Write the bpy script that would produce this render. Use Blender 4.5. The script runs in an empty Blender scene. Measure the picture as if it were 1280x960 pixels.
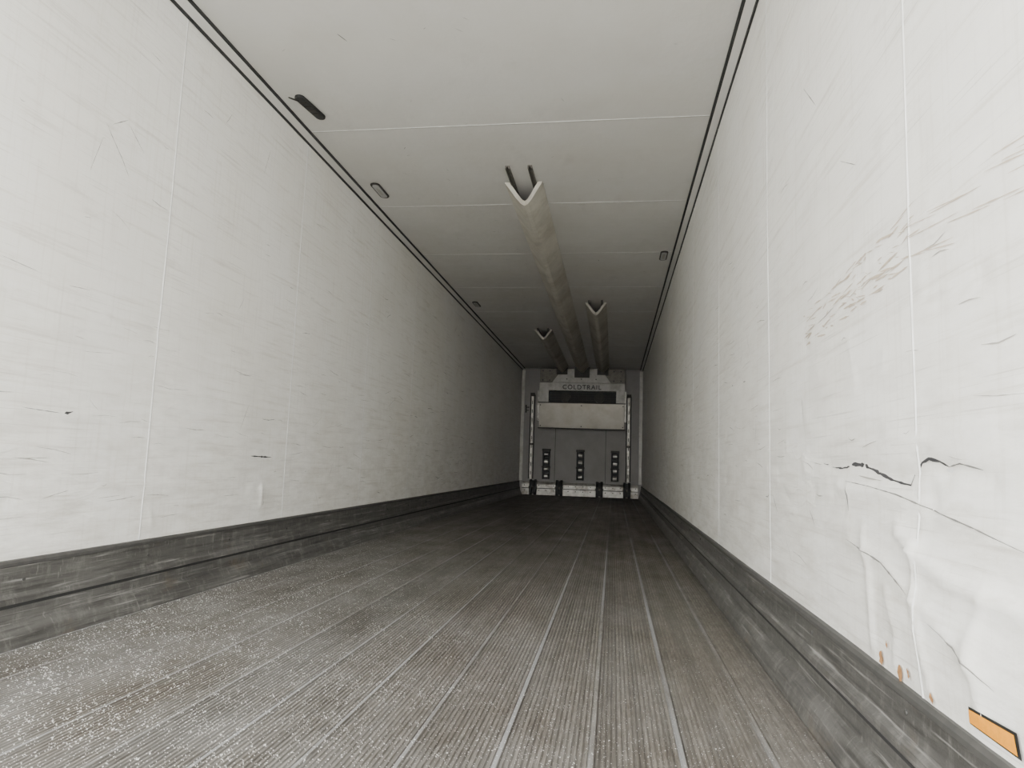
import bpy, bmesh, math, random
import numpy as np
from mathutils import Vector, Matrix, noise
random.seed(7); rng=np.random.default_rng(7)
W=2.46; H=2.588; L=13.81; Y0=-0.3
COL=bpy.context.scene.collection

# ---------------------------------------------------------------- helpers
def new_obj(name,verts,faces,mat=None,parent=None,smooth=False):
    me=bpy.data.meshes.new(name); me.from_pydata([tuple(v) for v in verts],[],[tuple(f) for f in faces]); me.update()
    ob=bpy.data.objects.new(name,me); COL.objects.link(ob)
    if mat: me.materials.append(mat)
    if smooth:
        for p in me.polygons: p.use_smooth=True
    if parent: ob.parent=parent
    return ob
def empty(name,loc=(0,0,0)):
    e=bpy.data.objects.new(name,None); e.empty_display_size=.1; e.location=loc; COL.objects.link(e); return e
class MB:
    def __init__(s): s.v=[]; s.f=[]
    def box(s,x0,x1,y0,y1,z0,z1):
        n=len(s.v)
        s.v+=[(x0,y0,z0),(x1,y0,z0),(x1,y1,z0),(x0,y1,z0),(x0,y0,z1),(x1,y0,z1),(x1,y1,z1),(x0,y1,z1)]
        s.f+=[[n+i for i in q] for q in ((0,3,2,1),(4,5,6,7),(0,1,5,4),(1,2,6,5),(2,3,7,6),(3,0,4,7))]
        return s
    def extr(s,prof,y0,y1,closed=True,caps=True,flip=False):
        n=len(s.v); k=len(prof)
        s.v+=[(x,y0,z) for x,z in prof]+[(x,y1,z) for x,z in prof]
        for i in range(k if closed else k-1):
            j=(i+1)%k
            q=[n+i,n+j,n+k+j,n+k+i]
            s.f.append(q[::-1] if flip else q)
        if closed and caps:
            s.f.append([n+i for i in range(k)][::-1]); s.f.append([n+k+i for i in range(k)])
        return s
    def prismx(s,prof,x0,x1):
        n=len(s.v); k=len(prof)
        s.v+=[(x0,y,z) for y,z in prof]+[(x1,y,z) for y,z in prof]
        for i in range(k):
            j=(i+1)%k; s.f.append([n+i,n+k+i,n+k+j,n+j])
        s.f.append([n+i for i in range(k)]); s.f.append([n+k+i for i in range(k)][::-1])
        return s
    def cyl(s,c,r,h,axis=1,seg=12,r2=None):
        n=len(s.v); r2=r if r2 is None else r2
        for t,rr in ((0,r),(h,r2)):
            for i in range(seg):
                a=2*math.pi*i/seg; p=[0,0,0]; o=[k for k in range(3) if k!=axis]
                p[o[0]]=rr*math.cos(a); p[o[1]]=rr*math.sin(a); p[axis]=t
                s.v.append((c[0]+p[0],c[1]+p[1],c[2]+p[2]))
        for i in range(seg):
            j=(i+1)%seg; s.f.append([n+i,n+j,n+seg+j,n+seg+i])
        s.f.append([n+i for i in range(seg)][::-1]); s.f.append([n+seg+i for i in range(seg)])
        return s
    def obj(s,name,mat,parent=None,bevel=0,smooth=False):
        o=new_obj(name,s.v,s.f,mat,parent,smooth)
        bm=bmesh.new(); bm.from_mesh(o.data); bmesh.ops.recalc_face_normals(bm,faces=bm.faces); bm.to_mesh(o.data); bm.free()
        if bevel:
            m=o.modifiers.new('bevel','BEVEL'); m.width=bevel; m.segments=2; m.limit_method='ANGLE'
        return o

# ---------------------------------------------------------------- materials
class NT:
    def __init__(s,name,rough=.5,metal=0,spec=.5):
        s.m=bpy.data.materials.new(name); s.m.use_nodes=True; s.t=s.m.node_tree; s.b=s.t.nodes['Principled BSDF']
        s.b.inputs['Roughness'].default_value=rough; s.b.inputs['Metallic'].default_value=metal
        s.b.inputs['Specular IOR Level'].default_value=spec
        s.co=s.t.nodes.new('ShaderNodeTexCoord').outputs['Object']
    def link(s,a,b): s.t.links.new(a,b)
    def map(s,sc):
        n=s.t.nodes.new('ShaderNodeMapping'); n.inputs['Scale'].default_value=sc; s.link(s.co,n.inputs[0]); return n.outputs[0]
    def noise(s,scale,sc=(1,1,1),detail=4,rough=.55):
        n=s.t.nodes.new('ShaderNodeTexNoise'); n.inputs['Scale'].default_value=scale; n.inputs['Detail'].default_value=detail
        n.inputs['Roughness'].default_value=rough; s.link(s.map(sc),n.inputs['Vector']); return n.outputs['Fac']
    def voro(s,scale,sc=(1,1,1)):
        n=s.t.nodes.new('ShaderNodeTexVoronoi'); n.inputs['Scale'].default_value=scale; s.link(s.map(sc),n.inputs['Vector']); return n.outputs['Distance']
    def ramp(s,fac,stops):
        n=s.t.nodes.new('ShaderNodeValToRGB'); r=n.color_ramp
        while len(r.elements)<len(stops): r.elements.new(.5)
        for e,(p,c) in zip(r.elements,stops):
            e.position=p; e.color=(c,c,c,1) if not isinstance(c,tuple) else (*c,1)
        s.link(fac,n.inputs[0]); return n.outputs[0]
    def mix(s,fac,a,b,mode='MIX'):
        n=s.t.nodes.new('ShaderNodeMixRGB'); n.blend_type=mode
        for inp,v in ((n.inputs[0],fac),(n.inputs[1],a),(n.inputs[2],b)):
            if isinstance(v,(int,float)): inp.default_value=v if inp.name=='Fac' or inp.type=='VALUE' else (v,v,v,1)
            elif isinstance(v,tuple): inp.default_value=(*v,1)
            else: s.link(v,inp)
        return n.outputs[0]
    def math(s,op,a,b=0.0,clamp=False):
        n=s.t.nodes.new('ShaderNodeMath'); n.operation=op; n.use_clamp=clamp
        for inp,v in ((n.inputs[0],a),(n.inputs[1],b)):
            if isinstance(v,(int,float)): inp.default_value=v
            else: s.link(v,inp)
        return n.outputs[0]
    def xyz(s):
        n=s.t.nodes.new('ShaderNodeSeparateXYZ'); s.link(s.co,n.inputs[0]); return n.outputs
    def color(s,c):
        if isinstance(c,tuple): s.b.inputs['Base Color'].default_value=(*c,1)
        else: s.link(c,s.b.inputs['Base Color'])
        return s
    def rough(s,r): s.link(r,s.b.inputs['Roughness']); return s
    def bump(s,h,strength=.3,dist=.01):
        n=s.t.nodes.new('ShaderNodeBump'); n.inputs['Strength'].default_value=strength; n.inputs['Distance'].default_value=dist
        s.link(h,n.inputs['Height']); s.link(n.outputs[0],s.b.inputs['Normal']); return s

def wall_mat(name,base,dirt=1.0,rough=.42,wr_=.5):
    m=NT(name,rough)
    zz=m.xyz()[2]
    big=m.ramp(m.noise(1.1,detail=6,rough=.65),[(.3,.0),(.7,1.0)])
    c=m.mix(big,base,tuple(v*.91*k for v,k in zip(base,(1,.985,.955))))
    rub=m.ramp(m.noise(3,(1,.6,16),6,.65),[(.54,0.),(.70,1.)])
    c=m.mix(m.math('MULTIPLY',rub,.36*dirt),c,(.46,.42,.35))
    thin=m.ramp(m.noise(5,(1,.5,44),3,.6),[(.62,0.),(.72,1.)])
    c=m.mix(m.math('MULTIPLY',thin,.42*dirt),c,(.32,.30,.265))
    drip=m.ramp(m.noise(7,(1,9,.35),4,.6),[(.53,0.),(.76,1.)])
    c=m.mix(m.math('MULTIPLY',drip,.22*dirt),c,(.48,.43,.35))
    sm=m.ramp(m.noise(4,(1,.9,3.6),7,.7),[(.59,0.),(.69,1.)])
    c=m.mix(m.math('MULTIPLY',sm,.24*dirt),c,(.46,.43,.37))
    low=m.math('SUBTRACT',1.0,m.math('DIVIDE',zz,1.5),clamp=True)
    ln=m.math('MULTIPLY',low,m.ramp(m.noise(5,(1,.8,3.2),7,.7),[(.42,0.),(.70,1.)]))
    c=m.mix(m.math('MULTIPLY',ln,.55*dirt),c,(.40,.365,.30))
    m.color(c)
    h=m.mix(.35,m.noise(2.2,(1,1,1.3),3,.5),m.noise(26,(1,.6,1.5),5,.6))
    wk=m.math('ABSOLUTE',m.math('SUBTRACT',m.noise(4,(1,.7,3.2),3,.5),.5))
    wk=m.ramp(wk,[(.0,1.),(.035,0.)])
    wmask=m.ramp(m.noise(1.7,(1,1,1.5),3,.5),[(.50,0.),(.68,1.)])
    h=m.math('ADD',h,m.math('MULTIPLY',m.math('MULTIPLY',wk,wmask),.16*wr_))
    m.bump(h,.40,.012)
    m.rough(m.ramp(m.noise(8,(1,1,3),4),[(.3,.30),(.7,.52)]))
    return m.m
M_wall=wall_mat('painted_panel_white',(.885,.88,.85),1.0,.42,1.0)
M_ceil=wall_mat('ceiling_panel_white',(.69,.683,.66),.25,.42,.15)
def simple(name,c,rough=.5,metal=0,var=.25,scale=20,bump=.15,dirt=None,dl=.5):
    m=NT(name,rough,metal)
    f=m.ramp(m.noise(scale,detail=6,rough=.65),[(.3,0.),(.7,1.)])
    col=m.mix(f,c,tuple(v*(1-var) for v in c))
    if dirt: col=m.mix(m.math('MULTIPLY',m.ramp(m.noise(scale*.35,detail=7,rough=.7),[(.48,0.),(.66,1.)]),dl),col,dirt)
    m.color(col); m.bump(f,bump,.003); return m.m
M_back=simple('bulkhead_grey',(.25,.238,.228),.5,0,.12,3,.05,(.18,.165,.15))
M_seam=simple('seam_sealant',(.97,.97,.955),.35)
M_shade=simple('seam_side_shade',(.46,.44,.40),.6)  # grey for the shadow line painted along one side of each seam
M_black=simple('black_rubber',(.02,.02,.021),.6)
M_gap=simple('dark_gap',(.03,.03,.03),.8)
M_dark=simple('dark_steel',(.045,.041,.037),.55,.3)
M_rail=simple('rail_metal',(.18,.165,.145),.5,.4,.4)
M_alu=simple('aluminium_worn',(.54,.52,.48),.4,.3,.35,14,.2,(.14,.12,.095),.85)
M_unit=simple('unit_housing_paint',(.54,.525,.49),.4,0,.2,12,.1,(.24,.21,.165),.6)
M_steel=simple('stained_steel',(.80,.745,.67),.25,.6,.2,5,.08,(.50,.42,.33),.4)
M_duct=simple('duct_fabric',(.62,.595,.525),.65,0,.2,7,.3,(.34,.31,.245),.6)
M_ductin=simple('duct_lining',(.06,.055,.05),.8)
M_scr=simple('scratch_dark',(.05,.05,.054),.6)
M_scrm=simple('scratch_mid',(.42,.40,.365),.6)
M_scrd=simple('scratch_grey',(.19,.185,.175),.6)
M_scrb=simple('scuff_brown',(.60,.51,.41),.6)
M_rust=simple('rust',(.48,.25,.10),.8,0,.5,60,.5)
M_orange=simple('orange_label',(.85,.34,.02),.4,0,.15,80)
M_lens=simple('lamp_lens',(.45,.45,.44),.3)
M_outer=simple('outer_skin_white',(.75,.75,.74),.4)

# kick plate (worn aluminium, dark)
m=NT('kick_plate_worn',.45,.15)
c=m.mix(m.ramp(m.noise(4,(1,.5,6),7,.7),[(.3,0.),(.7,1.)]),(.052,.050,.047),(.125,.122,.115))
c=m.mix(m.math('MULTIPLY',m.ramp(m.noise(9,(1,2,1),7,.75),[(.50,0.),(.66,1.)]),.5),c,(.22,.215,.20))
c=m.mix(m.math('MULTIPLY',m.ramp(m.noise(30,(1,.15,3),4,.6),[(.50,0.),(.66,1.)]),.6),c,(.026,.025,.023))
c=m.mix(m.math('MULTIPLY',m.ramp(m.noise(22,(1,.12,4),4,.6),[(.58,0.),(.68,1.)]),.55),c,(.36,.35,.335))
c=m.mix(m.math('MULTIPLY',m.ramp(m.noise(14,(1,3,.8),7,.75),[(.60,0.),(.68,1.)]),.45),c,(.36,.35,.33))
c=m.mix(m.math('MULTIPLY',m.ramp(m.noise(3,(1,1.2,2),7,.7),[(.58,0.),(.72,1.)]),.4),c,(.15,.11,.07))
m.color(c); m.bump(m.noise(14,(1,.5,2.5),6,.65),.45,.006); M_kick=m.m
m=NT('kick_cap_dark',.6); m.color(m.mix(m.noise(30),(.03,.03,.03),(.08,.077,.072))); M_kickd=m.m

# floor
m=NT('ribbed_floor_grime',.55,.05)
X,Yc,Z=m.xyz()
st=m.ramp(m.noise(6,(3.5,.12,1),6,.6),[(.3,0.),(.7,1.)])
c=m.mix(st,(.060,.050,.039),(.140,.130,.117))
blo=m.ramp(m.noise(2.0,(1.3,.6,1),8,.68),[(.40,0.),(.66,1.)])
c=m.mix(m.math('MULTIPLY',blo,.45),c,(.165,.158,.148))
br=m.ramp(m.noise(1.3,(1.2,.35,1),7,.65),[(.40,0.),(.60,1.)])
c=m.mix(m.math('MULTIPLY',br,.6),c,(.092,.064,.038))
fine=m.ramp(m.noise(70,(1.0,.22,1),5,.7),[(.40,0.),(.62,1.)])
c=m.mix(.42,c,m.mix(fine,(.022,.02,.017),(.23,.22,.20)))
rb=m.t.nodes.new('ShaderNodeTexWhiteNoise'); rb.noise_dimensions='1D'; m.link(m.math('FLOOR',m.math('DIVIDE',X,.0125)),rb.inputs['W'])
c=m.mix(m.math('MULTIPLY',m.math('GREATER_THAN',rb.outputs['Value'],.62),.45),c,(.036,.031,.026))
# shade painted into the valley of every rib, for more depth contrast
rv=m.math('FRACT',m.math('DIVIDE',X,.0125))
c=m.mix(m.math('MULTIPLY',m.math('GREATER_THAN',rv,.66),.5),c,(.028,.025,.021))
pq=m.math('DIVIDE',m.math('SUBTRACT',X,.06),.2)
pl=m.math('FRACT',pq)
plm=m.math('LESS_THAN',pl,.06)
wn=m.t.nodes.new('ShaderNodeTexWhiteNoise'); wn.noise_dimensions='1D'; m.link(m.math('FLOOR',pq),wn.inputs['W'])
c=m.mix(m.math('MULTIPLY',wn.outputs['Value'],.3),c,(.075,.063,.050))
wear=m.ramp(m.noise(1.0,(5,.35,1),7,.7),[(.40,0.),(.58,1.)])
c=m.mix(m.math('MULTIPLY',m.math('MULTIPLY',plm,wear),.75),c,(.25,.257,.268))
edge=m.math('LESS_THAN',m.math('ABSOLUTE',m.math('SUBTRACT',pl,.09)),.020)
ew=m.ramp(m.noise(1.0,(4,.4,1),6,.65),[(.40,.15),(.62,1.)])
c=m.mix(m.math('MULTIPLY',m.math('MULTIPLY',edge,ew),.65),c,(.025,.022,.019))
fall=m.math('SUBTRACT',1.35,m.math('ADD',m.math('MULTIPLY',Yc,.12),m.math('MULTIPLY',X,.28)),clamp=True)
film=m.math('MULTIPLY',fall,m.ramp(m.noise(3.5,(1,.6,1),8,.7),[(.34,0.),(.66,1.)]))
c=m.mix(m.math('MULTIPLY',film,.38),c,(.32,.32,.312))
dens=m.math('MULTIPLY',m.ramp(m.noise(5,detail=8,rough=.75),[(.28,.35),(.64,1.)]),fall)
g1=m.math('LESS_THAN',m.voro(62,(1,.8,1)),m.math('MULTIPLY',dens,.24))
g2=m.math('LESS_THAN',m.voro(130),m.math('MULTIPLY',dens,.31))
g=m.math('MAXIMUM',g1,g2)
c=m.mix(m.math('MULTIPLY',g,.85),c,(.74,.74,.72))
m.color(c); m.rough(m.ramp(m.noise(5,(1,.4,1),6,.6),[(.3,.42),(.7,.68)]))
m.bump(m.mix(.5,m.noise(90,(1,.5,1),4,.6),g),.4,.003); M_floor=m.m
m=NT('yard_concrete',.85); m.color(m.mix(m.noise(3,detail=8),(.34,.335,.32),(.46,.45,.43))); M_yard=m.m

# ---------------------------------------------------------------- floor (real ribs, one extrusion)
prof=[]; pitch=.0125; x=.0
prof.append((0,0))
while x<W-pitch:
    k=((x-.06)/.2)%1
    if k<.06:
        prof+=[(x+.0008,0.0005),(x+.002,.003),(x+pitch-.002,.003),(x+pitch-.0008,.0005)]
    else:
        prof+=[(x+.001,-.002),(x+.003,.0014),(x+pitch-.0045,.0014),(x+pitch-.0025,-.002)]
    x+=pitch
prof.append((W,0))
fl=MB()
n=len(prof); ys=[Y0,L]
fl.v=[(px,y,pz) for y in ys for px,pz in prof]
fl.f=[[i,i+1,n+i+1,n+i] for i in range(n-1)]
floor=new_obj('floor',fl.v,fl.f,M_floor)
MB().box(-.08,W+.08,Y0,L+.1,-.14,-.004).obj('floor_slab',M_dark,floor)

# ---------------------------------------------------------------- walls
def seg_dist(Y,Z,a,b):
    ax,az=a; bx,bz=b; dx,dz=bx-ax,bz-az
    t=np.clip(((Y-ax)*dx+(Z-az)*dz)/(dx*dx+dz*dz),0,1)
    return np.hypot(Y-(ax+t*dx),Z-(az+t*dz))
creases_R=[([(1.74,.48),(1.52,.455),(1.36,.41),(1.25,.385),(1.13,.34)],.007,.010),
 ([(1.64,.50),(1.60,.42),(1.59,.28)],.009,.012),
 ([(1.45,.53),(1.36,.495),(1.22,.465),(1.0,.455)],.012,.014),
 ([(1.37,.50),(1.36,.40),(1.31,.27)],.008,.012),
 ([(1.12,.46),(1.17,.38),(1.14,.28)],.007,.014),
 ([(1.73,.63),(1.74,.55)],.003,.006),
 ([(1.8,.60),(1.55,.60),(1.3,.575),(1.03,.545)],.005,.007),
 ([(1.9,.655),(1.65,.66),(1.40,.63),(1.33,.66),(1.1,.635)],-.006,.012),
 ([(1.5,.40),(1.45,.33),(1.47,.28)],.006,.012),
 ([(1.5,.72),(1.3,.70),(1.1,.72)],.004,.012),([(1.35,1.10),(1.2,1.14),(.99,1.09)],.004,.010),([(1.7,.95),(1.66,.85)],.003,.01)]
creases_L=[([(1.75,1.05),(1.9,1.035),(2.05,1.02)],.006,.01),([(1.9,.75),(2.3,.745)],.005,.008),([(3.5,.45),(3.5,.36)],.007,.015),([(2.3,1.93),(2.1,1.8)],.004,.008),
 ([(2.3,.50),(2.9,.48)],.004,.01),([(2.9,.9),(3.1,.88)],.005,.012),([(3.0,.6),(3.3,.62)],.004,.010),([(4.0,.8),(4.6,.78)],.004,.012),([(2.6,.38),(2.62,.33)],.006,.012)]
def make_dents(n,ymax):
    return [(rng.uniform(.4,ymax),rng.uniform(.32,1.9) if rng.random()<.4 else rng.uniform(.3,1.0),rng.uniform(.012,.06),rng.uniform(.010,.03),rng.uniform(-.005,.0045)) for _ in range(n)]
D_R=make_dents(200,7); D_L=make_dents(260,9)
def disp(side,Y,Z):
    Y=np.asarray(Y,float); Z=np.asarray(Z,float); d=np.zeros_like(Y)
    for y,z,ry,rz,a in (D_R if side=='R' else D_L):
        d+=a*np.exp(-((Y-y)/ry)**2-((Z-z)/rz)**2)
    for pts,a,w in (creases_R if side=='R' else creases_L):
        dd=np.full(Y.shape,9.)
        for p,q in zip(pts[:-1],pts[1:]): dd=np.minimum(dd,seg_dist(Y,Z,p,q))
        d+=a*np.exp(-(dd/w))
    d+=.0022*np.sin(Y*2.3+1.1*np.sin(Z*2.1))*np.sin(Z*2.9+1.3*np.sin(Y*.9))
    if side=='R':
        d+=.014*np.exp(-((Y-1.25)/.33)**2-((Z-.36)/.12)**2)
    return d
def build_wall(name,side):
    ys=np.concatenate([np.arange(Y0,.8,.05),np.arange(.8,3.6,.0125),np.arange(3.6,8,.03),np.arange(8,L,.15),[L]])
    zs=np.concatenate([np.arange(0,1.0,.0125),np.arange(1.0,H,.03),[H]])
    Yg,Zg=np.meshgrid(ys,zs,indexing='ij'); D=disp(side,Yg,Zg)
    Xg=D if side=='L' else W-D
    v=np.stack([Xg,Yg,Zg],-1).reshape(-1,3); ny,nz=len(ys),len(zs)
    f=[]
    for i in range(ny-1):
        for j in range(nz-1):
            q=(i*nz+j,(i+1)*nz+j,(i+1)*nz+j+1,i*nz+j+1)
            f.append(q if side=='L' else q[::-1])
    o=new_obj(name,v.tolist(),f,M_wall,None,True)
    b=MB(); 
    if side=='L': b.box(-.08,-.006,Y0,L+.1,-.004,H+.08)
    else: b.box(W+.006,W+.08,Y0,L+.1,-.004,H+.08)
    b.obj('outer_skin',M_outer,o)
    for nm,mt,w0,w1,off in (('panel_seams',M_seam,-.0045,.0045,.0018),('seam_shade_strips',M_shade,.0045,.0062,.0008)):  # second strip draws the seam's side shadow in grey
        sv=[];sf=[]; y=.15
        while y<L-.3:
            zz=np.linspace(.2,H-.01,60); n0=len(sv)
            for z in zz:
                for dy in (w0,(w0+w1)/2,w1):
                    mid=abs(dy-(w0+w1)/2)<1e-6
                    dd=float(disp(side,np.array([y]),np.array([z]))[0])+(off if mid else .0004)
                    sv.append((dd if side=='L' else W-dd,y+dy,z))
            for i in range(len(zz)-1):
                for j in range(2): sf.append((n0+i*3+j,n0+i*3+j+1,n0+i*3+4+j,n0+i*3+3+j))
            y+=1.2
        new_obj(nm,sv,sf,mt,o)
    return o
wl=build_wall('wall_left','L'); wr=build_wall('wall_right','R')

def ribbons(name,side,lines,mat,parent):
    v=[];f=[]; Q=[]
    for pts,w in lines:
        P=[]
        for a,b in zip(pts[:-1],pts[1:]):
            n=max(2,int(math.dist(a,b)/.012))
            for i in range(n): 
                t=i/n; P.append((a[0]+(b[0]-a[0])*t,a[1]+(b[1]-a[1])*t))
        P.append(pts[-1]); n=len(P); n0=len(Q)
        for i,(y,z) in enumerate(P):
            a=P[max(0,i-1)];b=P[min(n-1,i+1)]
            dx,dz=b[0]-a[0],b[1]-a[1]; l=math.hypot(dx,dz) or 1
            t=i/(n-1); ww=w*(.15+.85*math.sin(math.pi*t)**.6)*(.45+.9*random.random())
            for s in (-1,1): Q.append((y-dz/l*ww*s,z+dx/l*ww*s))
        for i in range(n-1): f.append((n0+2*i,n0+2*i+1,n0+2*i+3,n0+2*i+2))
    if side=='C': v=[(a,b,H-.0009) for a,b in Q]
    else:
        q=np.array(Q); d=disp(side,q[:,0],q[:,1])+.0010
        xs=d if side=='L' else W-d
        v=[(float(xs[i]),Q[i][0],Q[i][1]) for i in range(len(Q))]
    return new_obj(name,v,f,mat,parent)
ribbons('gouge_marks','R',[([(1.92,.662),(1.85,.654),(1.78,.650),(1.70,.660),(1.63,.658),(1.55,.643),(1.48,.629),(1.42,.622),(1.385,.620),(1.374,.642)],.0042),
  ([(1.36,.648),(1.34,.662),(1.31,.669),(1.27,.664),(1.24,.654)],.003)],M_scr,wr)
ribbons('crack_lines','R',[([(1.24,.655),(1.2,.66),(1.13,.65)],.0015),
  ([(1.735,.61),(1.73,.55)],.002),([(1.75,.62),(1.6,.612),(1.45,.60),(1.3,.58),(1.15,.56),(1.0,.535)],.0012),
  ([(1.74,.483),(1.52,.458),(1.38,.418)],.0013),([(1.3,.385),(1.2,.37),(1.1,.335)],.0009),
  ([(1.73,1.42),(1.62,1.36)],.001),([(2.05,1.80),(1.93,1.68)],.0013),([(2.5,.55),(2.44,.50)],.0015),([(2.12,.86),(2.1,.78)],.0012)],M_scrd,wr)
br=[]
for i in range(110):
    y=random.uniform(1.35,2.1); z=1.09+random.uniform(-.06,.05)+(y-1.5)*-.06
    br.append(([(y,z),(y-random.uniform(.015,.09),z+random.uniform(-.01,.01))],random.uniform(.0008,.003)))
for i in range(20):
    y=random.uniform(.9,1.4); z=1.08+random.uniform(-.04,.04)
    br.append(([(y,z),(y-random.uniform(.1,.2),z-.02)],.001))
ribbons('pallet_scuffs','R',br,M_scrb,wr)
def rand_scr(n,side,ymax,hor=.85,y0=.9):
    out=[]
    for i in range(n):
        y=random.uniform(y0,ymax); z=random.uniform(.35,2.3) if random.random()<.4 else random.uniform(.35,1.2)
        l=random.uniform(.02,.14)*(1+y*.08); a=random.gauss(0,.1) if random.random()<hor else random.uniform(-1.3,1.3)
        mid=(y+l*.5*math.cos(a),z+l*.5*math.sin(a)+random.uniform(-.006,.006))
        out.append(([(y,z),mid,(y+l*math.cos(a),z+l*math.sin(a))],random.uniform(.0004,.0012)*(1+y*.12)))
    return out
ribbons('light_scratches','R',rand_scr(150,'R',8),M_scrm,wr)
ribbons('grey_scratches','R',rand_scr(18,'R',8,.7,1.9),M_scrd,wr)
ribbons('light_scratches','L',rand_scr(230,'L',9),M_scrm,wl)
ribbons('grey_scratches','L',rand_scr(30,'L',9,.8,1.9)+[([(1.93,.76),(2.08,.753)],.0014),
   ([(2.26,1.92),(2.18,1.86)],.0015),([(2.27,1.90),(2.36,1.83)],.0013),([(2.15,1.85),(2.25,1.75),(2.29,1.70)],.0012)],M_scrd,wl)
ribbons('dark_scratches','L',[([(3.36,.622),(3.46,.62),(3.58,.618)],.0045),([(2.10,.753),(2.12,.757),(2.14,.762)],.005)],M_scr,wl)

def patch(name,side,pts,mat,parent,off=.002):
    cy=sum(p[0] for p in pts)/len(pts); cz=sum(p[1] for p in pts)/len(pts)
    v=[]
    for y,z in [(cy,cz)]+list(pts):
        d=float(disp(side,np.array([y]),np.array([z]))[0])+off
        v.append((d if side=='L' else W-d,y,z))
    n=len(pts); return new_obj(name,v,[(0,1+i,1+(i+1)%n) for i in range(n)],mat,parent)
lab=empty('reflective_label')
patch('label_border','R',[(1.175,.266),(1.172,.292),(1.05,.298),(1.045,.264)],M_black,lab,.004)
patch('label_face','R',[(1.171,.269),(1.168,.289),(1.054,.294),(1.050,.268)],M_orange,lab,.006)
def blob(cy,cz,r,n=12): return [(cy+r*random.uniform(.4,1)*math.cos(2*math.pi*i/n),cz+1.6*r*random.uniform(.4,1)*math.sin(2*math.pi*i/n)) for i in range(n)]
for i,(a,b,r) in enumerate([(1.54,.262,.014),(1.50,.30,.006),(1.44,.262,.013),(1.40,.275,.007),(1.30,.262,.007)]):
    patch('rust_chip_%d'%(i+1),'R',blob(a,b,r),M_rust,wr,.004)

# ---------------------------------------------------------------- ceiling
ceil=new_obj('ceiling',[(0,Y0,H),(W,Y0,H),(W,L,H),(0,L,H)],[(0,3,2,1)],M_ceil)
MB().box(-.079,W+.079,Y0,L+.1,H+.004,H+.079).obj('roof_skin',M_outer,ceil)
b=MB(); b2=MB()
for y in [3.67+1.22*k for k in range(-3,9)]:
    if Y0<y<L:
        b.prismx([(y-.005,H),(y,H-.0018),(y+.005,H)],.06,W-.06)
        b2.prismx([(y+.005,H),(y+.008,H-.0008),(y+.011,H)],.06,W-.06)
b.obj('ceiling_seams',M_seam,ceil); b2.obj('seam_shade_strips',M_shade,ceil)  # grey strip beside each ceiling seam is its painted shadow
cs=[]
for i in range(60):
    x=random.uniform(.2,2.2); y=random.uniform(2.4,8); a=random.uniform(-.6,3.2); l=random.uniform(.01,.05)
    cs.append(([(x,y),(x+l*math.cos(a),y+l*math.sin(a))],random.uniform(.0006,.0018)))
cs.append(([(.60,2.77),(.625,2.83)],.003))
ribbons('ceiling_scratches','C',cs,M_scrd,ceil)
for side,nm in ((0,'trim_1'),(1,'trim_2')):
    def sx(p): return [(a if side==0 else W-a,z) for a,z in p]
    t=MB().extr(sx([(-.004,H+.002),(-.004,H-.030),(.004,H-.034),(.009,H-.026),(.040,H-.012),(.046,H-.006),(.046,H+.002)]),Y0,L).obj(nm,M_ceil)
    MB().extr(sx([(.0,H-.029),(.0,H-.043),(.0065,H-.043),(.0085,H-.030)]),Y0,L).obj('lower_seal',M_gap,t)
    MB().extr(sx([(.043,H+.001),(.043,H-.0095),(.057,H-.008),(.057,H+.001)]),Y0,L).obj('upper_seal',M_gap,t)

# ---------------------------------------------------------------- kick plates
for side,nm,kh in ((0,'baseboard_left',.268),(1,'baseboard_right',.245)):
    def sx(p): return [(a if side==0 else W-a,z) for a,z in p]
    t=MB().extr(sx([(-.004,kh-.01),(.010,kh-.012),(.013,kh-.02),(.014,.165),(.018,.158),(.026,.152),(.028,.135),(.022,.128),
                    (.024,.075),(.034,.068),(.050,.045),(.060,.012),(.062,-.001),(-.004,-.001)]),Y0,L-.02).obj(nm,M_kick)
    MB().extr(sx([(-.003,kh-.009),(-.003,kh+.003),(.012,kh+.002),(.017,kh-.006),(.017,kh-.016),(.012,kh-.018),(.009,kh-.0125)]),Y0,L-.02).obj('cap_strip',M_kickd,t)
    MB().extr(sx([(.020,.127),(.0265,.1345),(.0285,.134),(.0235,.1225)]),Y0,L-.02).obj('shadow_groove',M_gap,t)
    b=MB(); y=.2
    while y<L-.3:
        c=(.013 if side==0 else W-.013, y, .205)
        b.cyl((c[0] if side==0 else c[0]-.004,y,.205),.005,.003,axis=0,seg=10); y+=.6
    b.obj('rivets',M_kickd,t)

# ---------------------------------------------------------------- bulkhead
wb=MB().box(-.079,W+.079,L+.001,L+.099,-.003,H+.003).obj('wall_back',M_back)
b=MB()
for x in (.72,1.74): b.box(x-.004,x+.004,L-.001,L+.001,.27,1.35)
b.obj('panel_joints',M_dark,wb)
MB().box(.0,.06,L-.03,L,.28,H-.04).box(W-.06,W,L-.03,L,.28,H-.04).obj('trim_4',M_unit)

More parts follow.
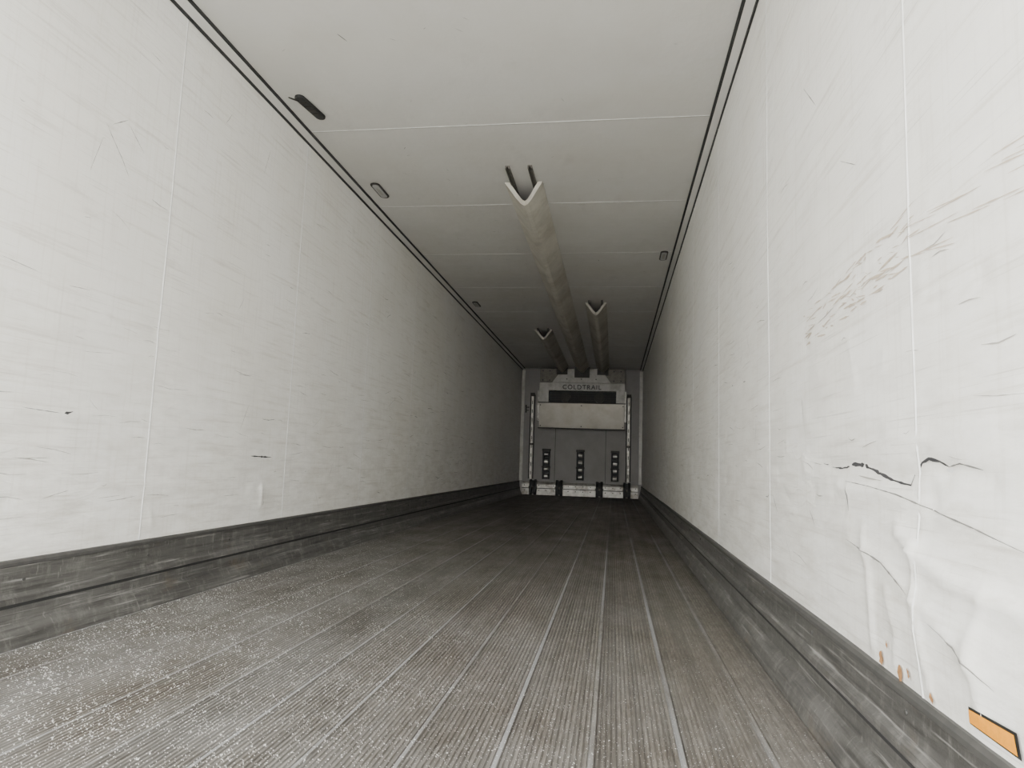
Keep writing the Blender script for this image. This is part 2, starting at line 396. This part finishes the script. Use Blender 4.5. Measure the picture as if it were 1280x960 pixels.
un=empty('refrigeration_unit',(0,0,0))
D=.34; yb=L; yf=L-D
b=MB()
b.box(.40,.59,yf,yb-.001,1.85,2.26).box(1.93,2.10,yf,yb-.001,1.85,2.26).box(.59,1.93,yf,yb-.001,2.10,2.26)
b.obj('housing',M_unit,un,.006)
MB().box(.59,1.93,yf+.16,yb-.002,1.85,2.10).obj('grille_recess',M_black,un)
b=MB()
for i in range(5): 
    z=1.865+i*.048; b.box(.59,1.93,yf+.03,yf+.036,z,z+.006)
for i in range(17): b.box(.64+i*.078,.645+i*.078,yf+.036,yf+.042,1.85,2.10)
b.obj('grille_bars',M_dark,un)
MB().cyl((.92,yf+.05,1.97),.1,.08,seg=24).cyl((1.60,yf+.05,1.97),.1,.08,seg=24).obj('fan_hubs',M_dark,un)
MB().prismx([(yf-.01,1.845),(yb-.001,1.845),(yb-.001,1.35),(yf+.10,1.35)],.40,2.10).obj('lower_panel',M_steel,un,.006)
b=MB()
for x in (.43,1.25,2.07):
    b.cyl((x,yf-.004,1.80),.012,.02); b.cyl((x,yf+.075,1.39),.012,.02)
b.obj('panel_bolts',M_dark,un)
MB().prismx([(yf-.004,1.842),(yf-.004,1.862),(yf-.022,1.862),(yf-.022,1.842)],.38,2.12).prismx([(yf+.085,1.335),(yf+.085,1.355),(yf+.12,1.355),(yf+.12,1.335)],.38,2.12).obj('drip_rail',M_dark,un)
v=[(.86,yf-.02,2.54),(1.62,yf-.02,2.54),(1.82,yf-.02,2.265),(.66,yf-.02,2.265)]
v+=[(a,yb-.002,c) for a,_,c in v]
new_obj('air_distributor',v,[(0,3,2,1),(4,5,6,7),(0,1,5,4),(1,2,6,5),(2,3,7,6),(3,0,4,7)],M_unit,un)
MB().box(.40,.84,yf+.05,yb-.001,2.27,2.55).box(1.66,2.10,yf+.05,yb-.001,2.27,2.55).obj('side_baffles',M_rail,un,.004)
b=MB()
for x in (.46,.6,.74,1.74,1.88,2.02):
    for z in (2.31,2.50): b.cyl((x,yf+.042,z),.014,.012)
for x in (.95,1.24,1.53): b.cyl((x,yf-.028,2.33),.012,.012)
b.obj('rivets',M_black,un)
MB().box(.74,.96,yf-.04,yf+.06,2.42,2.57).box(1.10,1.40,yf-.04,yf,2.36,2.57).box(1.55,1.77,yf-.04,yf+.06,2.42,2.57).obj('duct_collars',M_dark,un)
cu=bpy.data.curves.new('lettering','FONT'); cu.body='COLDTRAIL'; cu.size=.125; cu.space_character=1.2; cu.align_x='CENTER'; cu.extrude=.002; cu.offset=.002
cu.materials.append(M_black); to=bpy.data.objects.new('lettering',cu); COL.objects.link(to); to.parent=un
to.location=(1.25,yf-.004,2.13); to.rotation_euler=(math.pi/2,0,0)
MB().box(.36,.40,yf+.05,yb-.01,1.5,2.1).box(2.10,2.13,yf+.05,yb-.01,1.5,2.1).obj('side_flanges',M_alu,un)

for x in (.235,2.19):
    p=empty('bulkhead_post')
    b=MB()
    pr=[(x-.05,L),(x-.05,L-.006),(x-.028,L-.006),(x-.022,L-.05),(x+.022,L-.05),(x+.028,L-.006),(x+.05,L-.006),(x+.05,L)]
    n=len(pr)
    b.v=[(a,c,.32) for a,c in pr]+[(a,c,2.04) for a,c in pr]
    b.f=[[i,(i+1)%n,n+(i+1)%n,n+i] for i in range(n)]+[[i for i in range(n)],[n+i for i in range(n)]]
    b.obj('hat_profile',M_alu,p)
    b=MB()
    for k in range(9): b.box(x-.008,x+.008,L-.053,L-.049,.4+k*.18,.47+k*.18)
    b.box(x-.052,x-.030,L-.012,L-.004,.32,2.04).box(x+.030,x+.052,L-.012,L-.004,.32,2.04)
    b.obj('slots',M_gap,p)
    MB().box(x-.045,x+.045,L-.07,L-.045,2.0,2.07).box(x-.045,x+.045,L-.07,L-.045,1.0,1.04).obj('clamps',M_dark,p)
h=empty('wall_hook')
MB().box(.09,.115,L-.06,L-.03,1.66,1.82).box(.115,.17,L-.06,L-.04,1.76,1.78).box(.10,.16,L-.06,L-.04,1.70,1.715).obj('hook_body',M_dark,h)

for x in (.55,1.24,1.93):
    p=empty('load_restraint_track')
    MB().box(x-.075,x-.045,L-.09,L,.32,.90).box(x+.045,x+.075,L-.09,L,.32,.90).box(x-.045,x+.045,L-.02,L,.32,.90).obj('channel',M_black,p,.004)
    b=MB()
    for k in range(4):
        z=.34+k*.145
        b.prismx([(L-.02,z),(L-.085,z+.02),(L-.085,z+.06),(L-.02,z+.085)],x-.04,x+.04)
    b.obj('rungs',M_alu,p,.004)
    MB().box(x-.085,x+.085,L-.10,L,.89,.93).box(x-.085,x+.085,L-.10,L-.001,.55,.58).obj('end_plates',M_dark,p)

bb=MB().prismx([(L-.001,.0),(L-.07,.0),(L-.07,.21),(L-.05,.25),(L-.001,.265)],.065,W-.065).obj('bulkhead_kick_bar',M_alu,None,.004)
b=MB()
for i in range(16):
    x=.12+i*.148; b.cyl((x,L-.0705,.19),.011,.002); b.cyl((x,L-.0705,.09),.011,.002)
b.obj('bolts',M_dark,bb)
MB().box(.07,W-.07,L-.0712,L-.069,.125,.14).obj('groove',M_gap,bb)
for x in (.30,.83,1.63,2.17):
    p=empty('bumper_bracket')
    b=MB(); b.prismx([(L-.073,.0),(L-.15,.0),(L-.17,.05),(L-.17,.20),(L-.13,.29),(L-.073,.31)],x-.07,x-.02)
    b.prismx([(L-.073,.0),(L-.15,.0),(L-.17,.05),(L-.17,.20),(L-.13,.29),(L-.073,.31)],x+.02,x+.07)
    b.box(x-.02,x+.02,L-.13,L-.073,.02,.29); b.obj('bracket_body',M_black,p,.004)
    MB().cyl((x-.085,L-.14,.15),.025,.17,axis=0,seg=14).obj('roller_pin',M_rail,p)

# ---------------------------------------------------------------- air ducts
def duct(cx,y0,y1,hw=.13,dep=.135,rail=.26):
    p=empty('air_duct')
    pr=[(-hw-.004,-.002),(-hw+.004,-.014),(-hw*.74,-dep*.36),(-hw*.46,-dep*.70),(-hw*.20,-dep*.95),(0,-dep),(hw*.20,-dep*.95),(hw*.46,-dep*.70),(hw*.74,-dep*.36),(hw-.004,-.014),(hw+.004,-.002)]
    n=len(pr); ys=[y0]+list(np.arange(y0+.12,y1,.25))+[y1]
    v=[];f=[]
    for th in (0,1):
        for i,y in enumerate(ys):
            s=1+.04*math.sin(y*3.1)+.03*math.sin(y*7.7+1) if i else 1.0
            for k,(a,z) in enumerate(pr):
                q=.74 if th else 1
                yy=y+(.10*(1-abs(a)/hw) if i==0 else 0)
                v.append((cx+a*(q if abs(a)>.001 else 1),yy,H-.002+z*s*(q if k not in (0,n-1) else 1)+ (0)))
    N=len(ys)*n
    for i in range(len(ys)-1):
        for k in range(n-1):
            f.append((i*n+k,i*n+k+1,(i+1)*n+k+1,(i+1)*n+k))
    for k in range(n-1): f.append((k,N+k,N+k+1,k+1))
    nf=len(f)
    for i in range(len(ys)-1):
        for k in range(n-1):
            f.append((N+i*n+k,N+(i+1)*n+k,N+(i+1)*n+k+1,N+i*n+k+1))
    o=new_obj('duct_skin',v,f,M_duct,p,False)
    o.data.materials.append(M_ductin)
    for i,pl in enumerate(o.data.polygons):
        if i>=nf: pl.material_index=1
    for s in (-1,1):
        xx=cx+s*.075
        b=MB().extr([(xx-.014,H),(xx-.014,H-.022),(xx-.006,H-.022),(xx-.006,H-.008),(xx+.006,H-.008),(xx+.006,H-.022),(xx+.014,H-.022),(xx+.014,H)],y0-rail,y1)
        b.obj('rail_%s'%('a' if s<0 else 'b'),M_rail,p)
    return p
duct(1.25,4.48,yf-.045)
duct(.85,9.72,yf-.045,.125,.13,.10)
duct(1.66,8.05,yf-.045,.125,.13,.12)

# ---------------------------------------------------------------- ceiling fittings
def stadium(w,l,n=8):
    r=w/2; pts=[]
    for i in range(n+1): a=math.pi*i/n; pts.append((r*math.cos(a),l/2-r+r*math.sin(a)))
    for i in range(n+1): a=math.pi+math.pi*i/n; pts.append((r*math.cos(a),-l/2+r+r*math.sin(a)))
    return pts
def plate(name,pts,cx,cy,z0,z1,mat,parent,bev=0):
    b=MB(); n=len(pts)
    b.v=[(cx+x,cy+y,z0) for x,y in pts]+[(cx+x,cy+y,z1) for x,y in pts]
    b.f=[[i,(i+1)%n,n+(i+1)%n,n+i] for i in range(n)]+[list(range(n)),list(range(n,2*n))]
    return b.obj(name,mat,parent,bev)
for cx,cy in ((.175,4.56),(2.33,6.21),(.175,8.12)):
    p=empty('ceiling_light')
    plate('bezel',stadium(.070,.27),cx,cy,H-.009,H,M_dark,p,.002)
    plate('lens',stadium(.048,.23),cx,cy,H-.013,H-.008,M_lens,p,.002)
    plate('lens_divider',stadium(.02,.12),cx,cy,H-.015,H-.012,M_scrm,p)
p=empty('rubber_strap')
pl_=plate('strap_body',stadium(.056,.26),0,0,-.016,0,M_black,p,.004); pl_.location=(.185,3.38,H-.001); pl_.rotation_euler=(0,0,math.radians(-8))
b=MB()
for i in range(4): b.box(-.018,.018,-.07+i*.04,-.062+i*.04,-.021,-.015)
o=b.obj('strap_ribs',M_dark,p); o.location=(.185,3.38,H-.001); o.rotation_euler=(0,0,math.radians(-8))
bpy.ops.mesh.primitive_torus_add(major_radius=.022,minor_radius=.0028,location=(.140,3.27,H-.02),rotation=(math.radians(20),math.radians(25),0))
o=bpy.context.object; o.name='wire_ring'; o.data.materials.append(M_dark); o.scale=(1,1.5,1); o.parent=p

# ---------------------------------------------------------------- outside
MB().box(-.12,0,Y0-.05,Y0,-.16,H+.12).box(W,W+.12,Y0-.05,Y0,-.16,H+.12).box(0,W,Y0-.05,Y0,H,H+.12).box(0,W,Y0-.05,Y0,-.16,-.004).obj('trim_3',M_alu)
g=new_obj('ground',[(-40,-60,-1.25),(42,-60,-1.25),(42,30,-1.25),(-40,30,-1.25)],[(0,1,2,3)],M_yard)

w=bpy.data.worlds.new('overcast_sky'); bpy.context.scene.world=w; w.use_nodes=True; t=w.node_tree
bg=t.nodes['Background']; tc=t.nodes.new('ShaderNodeTexCoord'); sp=t.nodes.new('ShaderNodeSeparateXYZ'); rp=t.nodes.new('ShaderNodeValToRGB')
t.links.new(tc.outputs['Generated'],sp.inputs[0]); t.links.new(sp.outputs[2],rp.inputs[0]); t.links.new(rp.outputs[0],bg.inputs[0])
rp.color_ramp.elements[0].position=0; rp.color_ramp.elements[0].color=(.86,.855,.82,1)
rp.color_ramp.elements[1].position=.5; rp.color_ramp.elements[1].color=(.88,.885,.865,1)
bg.inputs[1].default_value=17.5

# ---------------------------------------------------------------- camera
f,yaw,pitch,roll,cx,cz=844.39,.1524,.1151,.0346,1.9056,.6374
F=Vector((-math.sin(yaw)*math.cos(pitch),math.cos(yaw)*math.cos(pitch),math.sin(pitch)))
Rr=Vector((math.cos(yaw),math.sin(yaw),0)); Dn=-(Rr.cross(F))
R2=math.cos(roll)*Rr-math.sin(roll)*Dn; D2=math.sin(roll)*Rr+math.cos(roll)*Dn
cam=bpy.data.cameras.new('camera'); co=bpy.data.objects.new('camera',cam); COL.objects.link(co)
mt=Matrix.Identity(4)
for i in range(3): mt[i][0]=R2[i]; mt[i][1]=-D2[i]; mt[i][2]=-F[i]
mt[0][3]=cx; mt[1][3]=0; mt[2][3]=cz
co.matrix_world=mt; cam.sensor_width=36; cam.lens=f/1280*36; cam.clip_start=.02; cam.clip_end=200
bpy.context.scene.camera=co
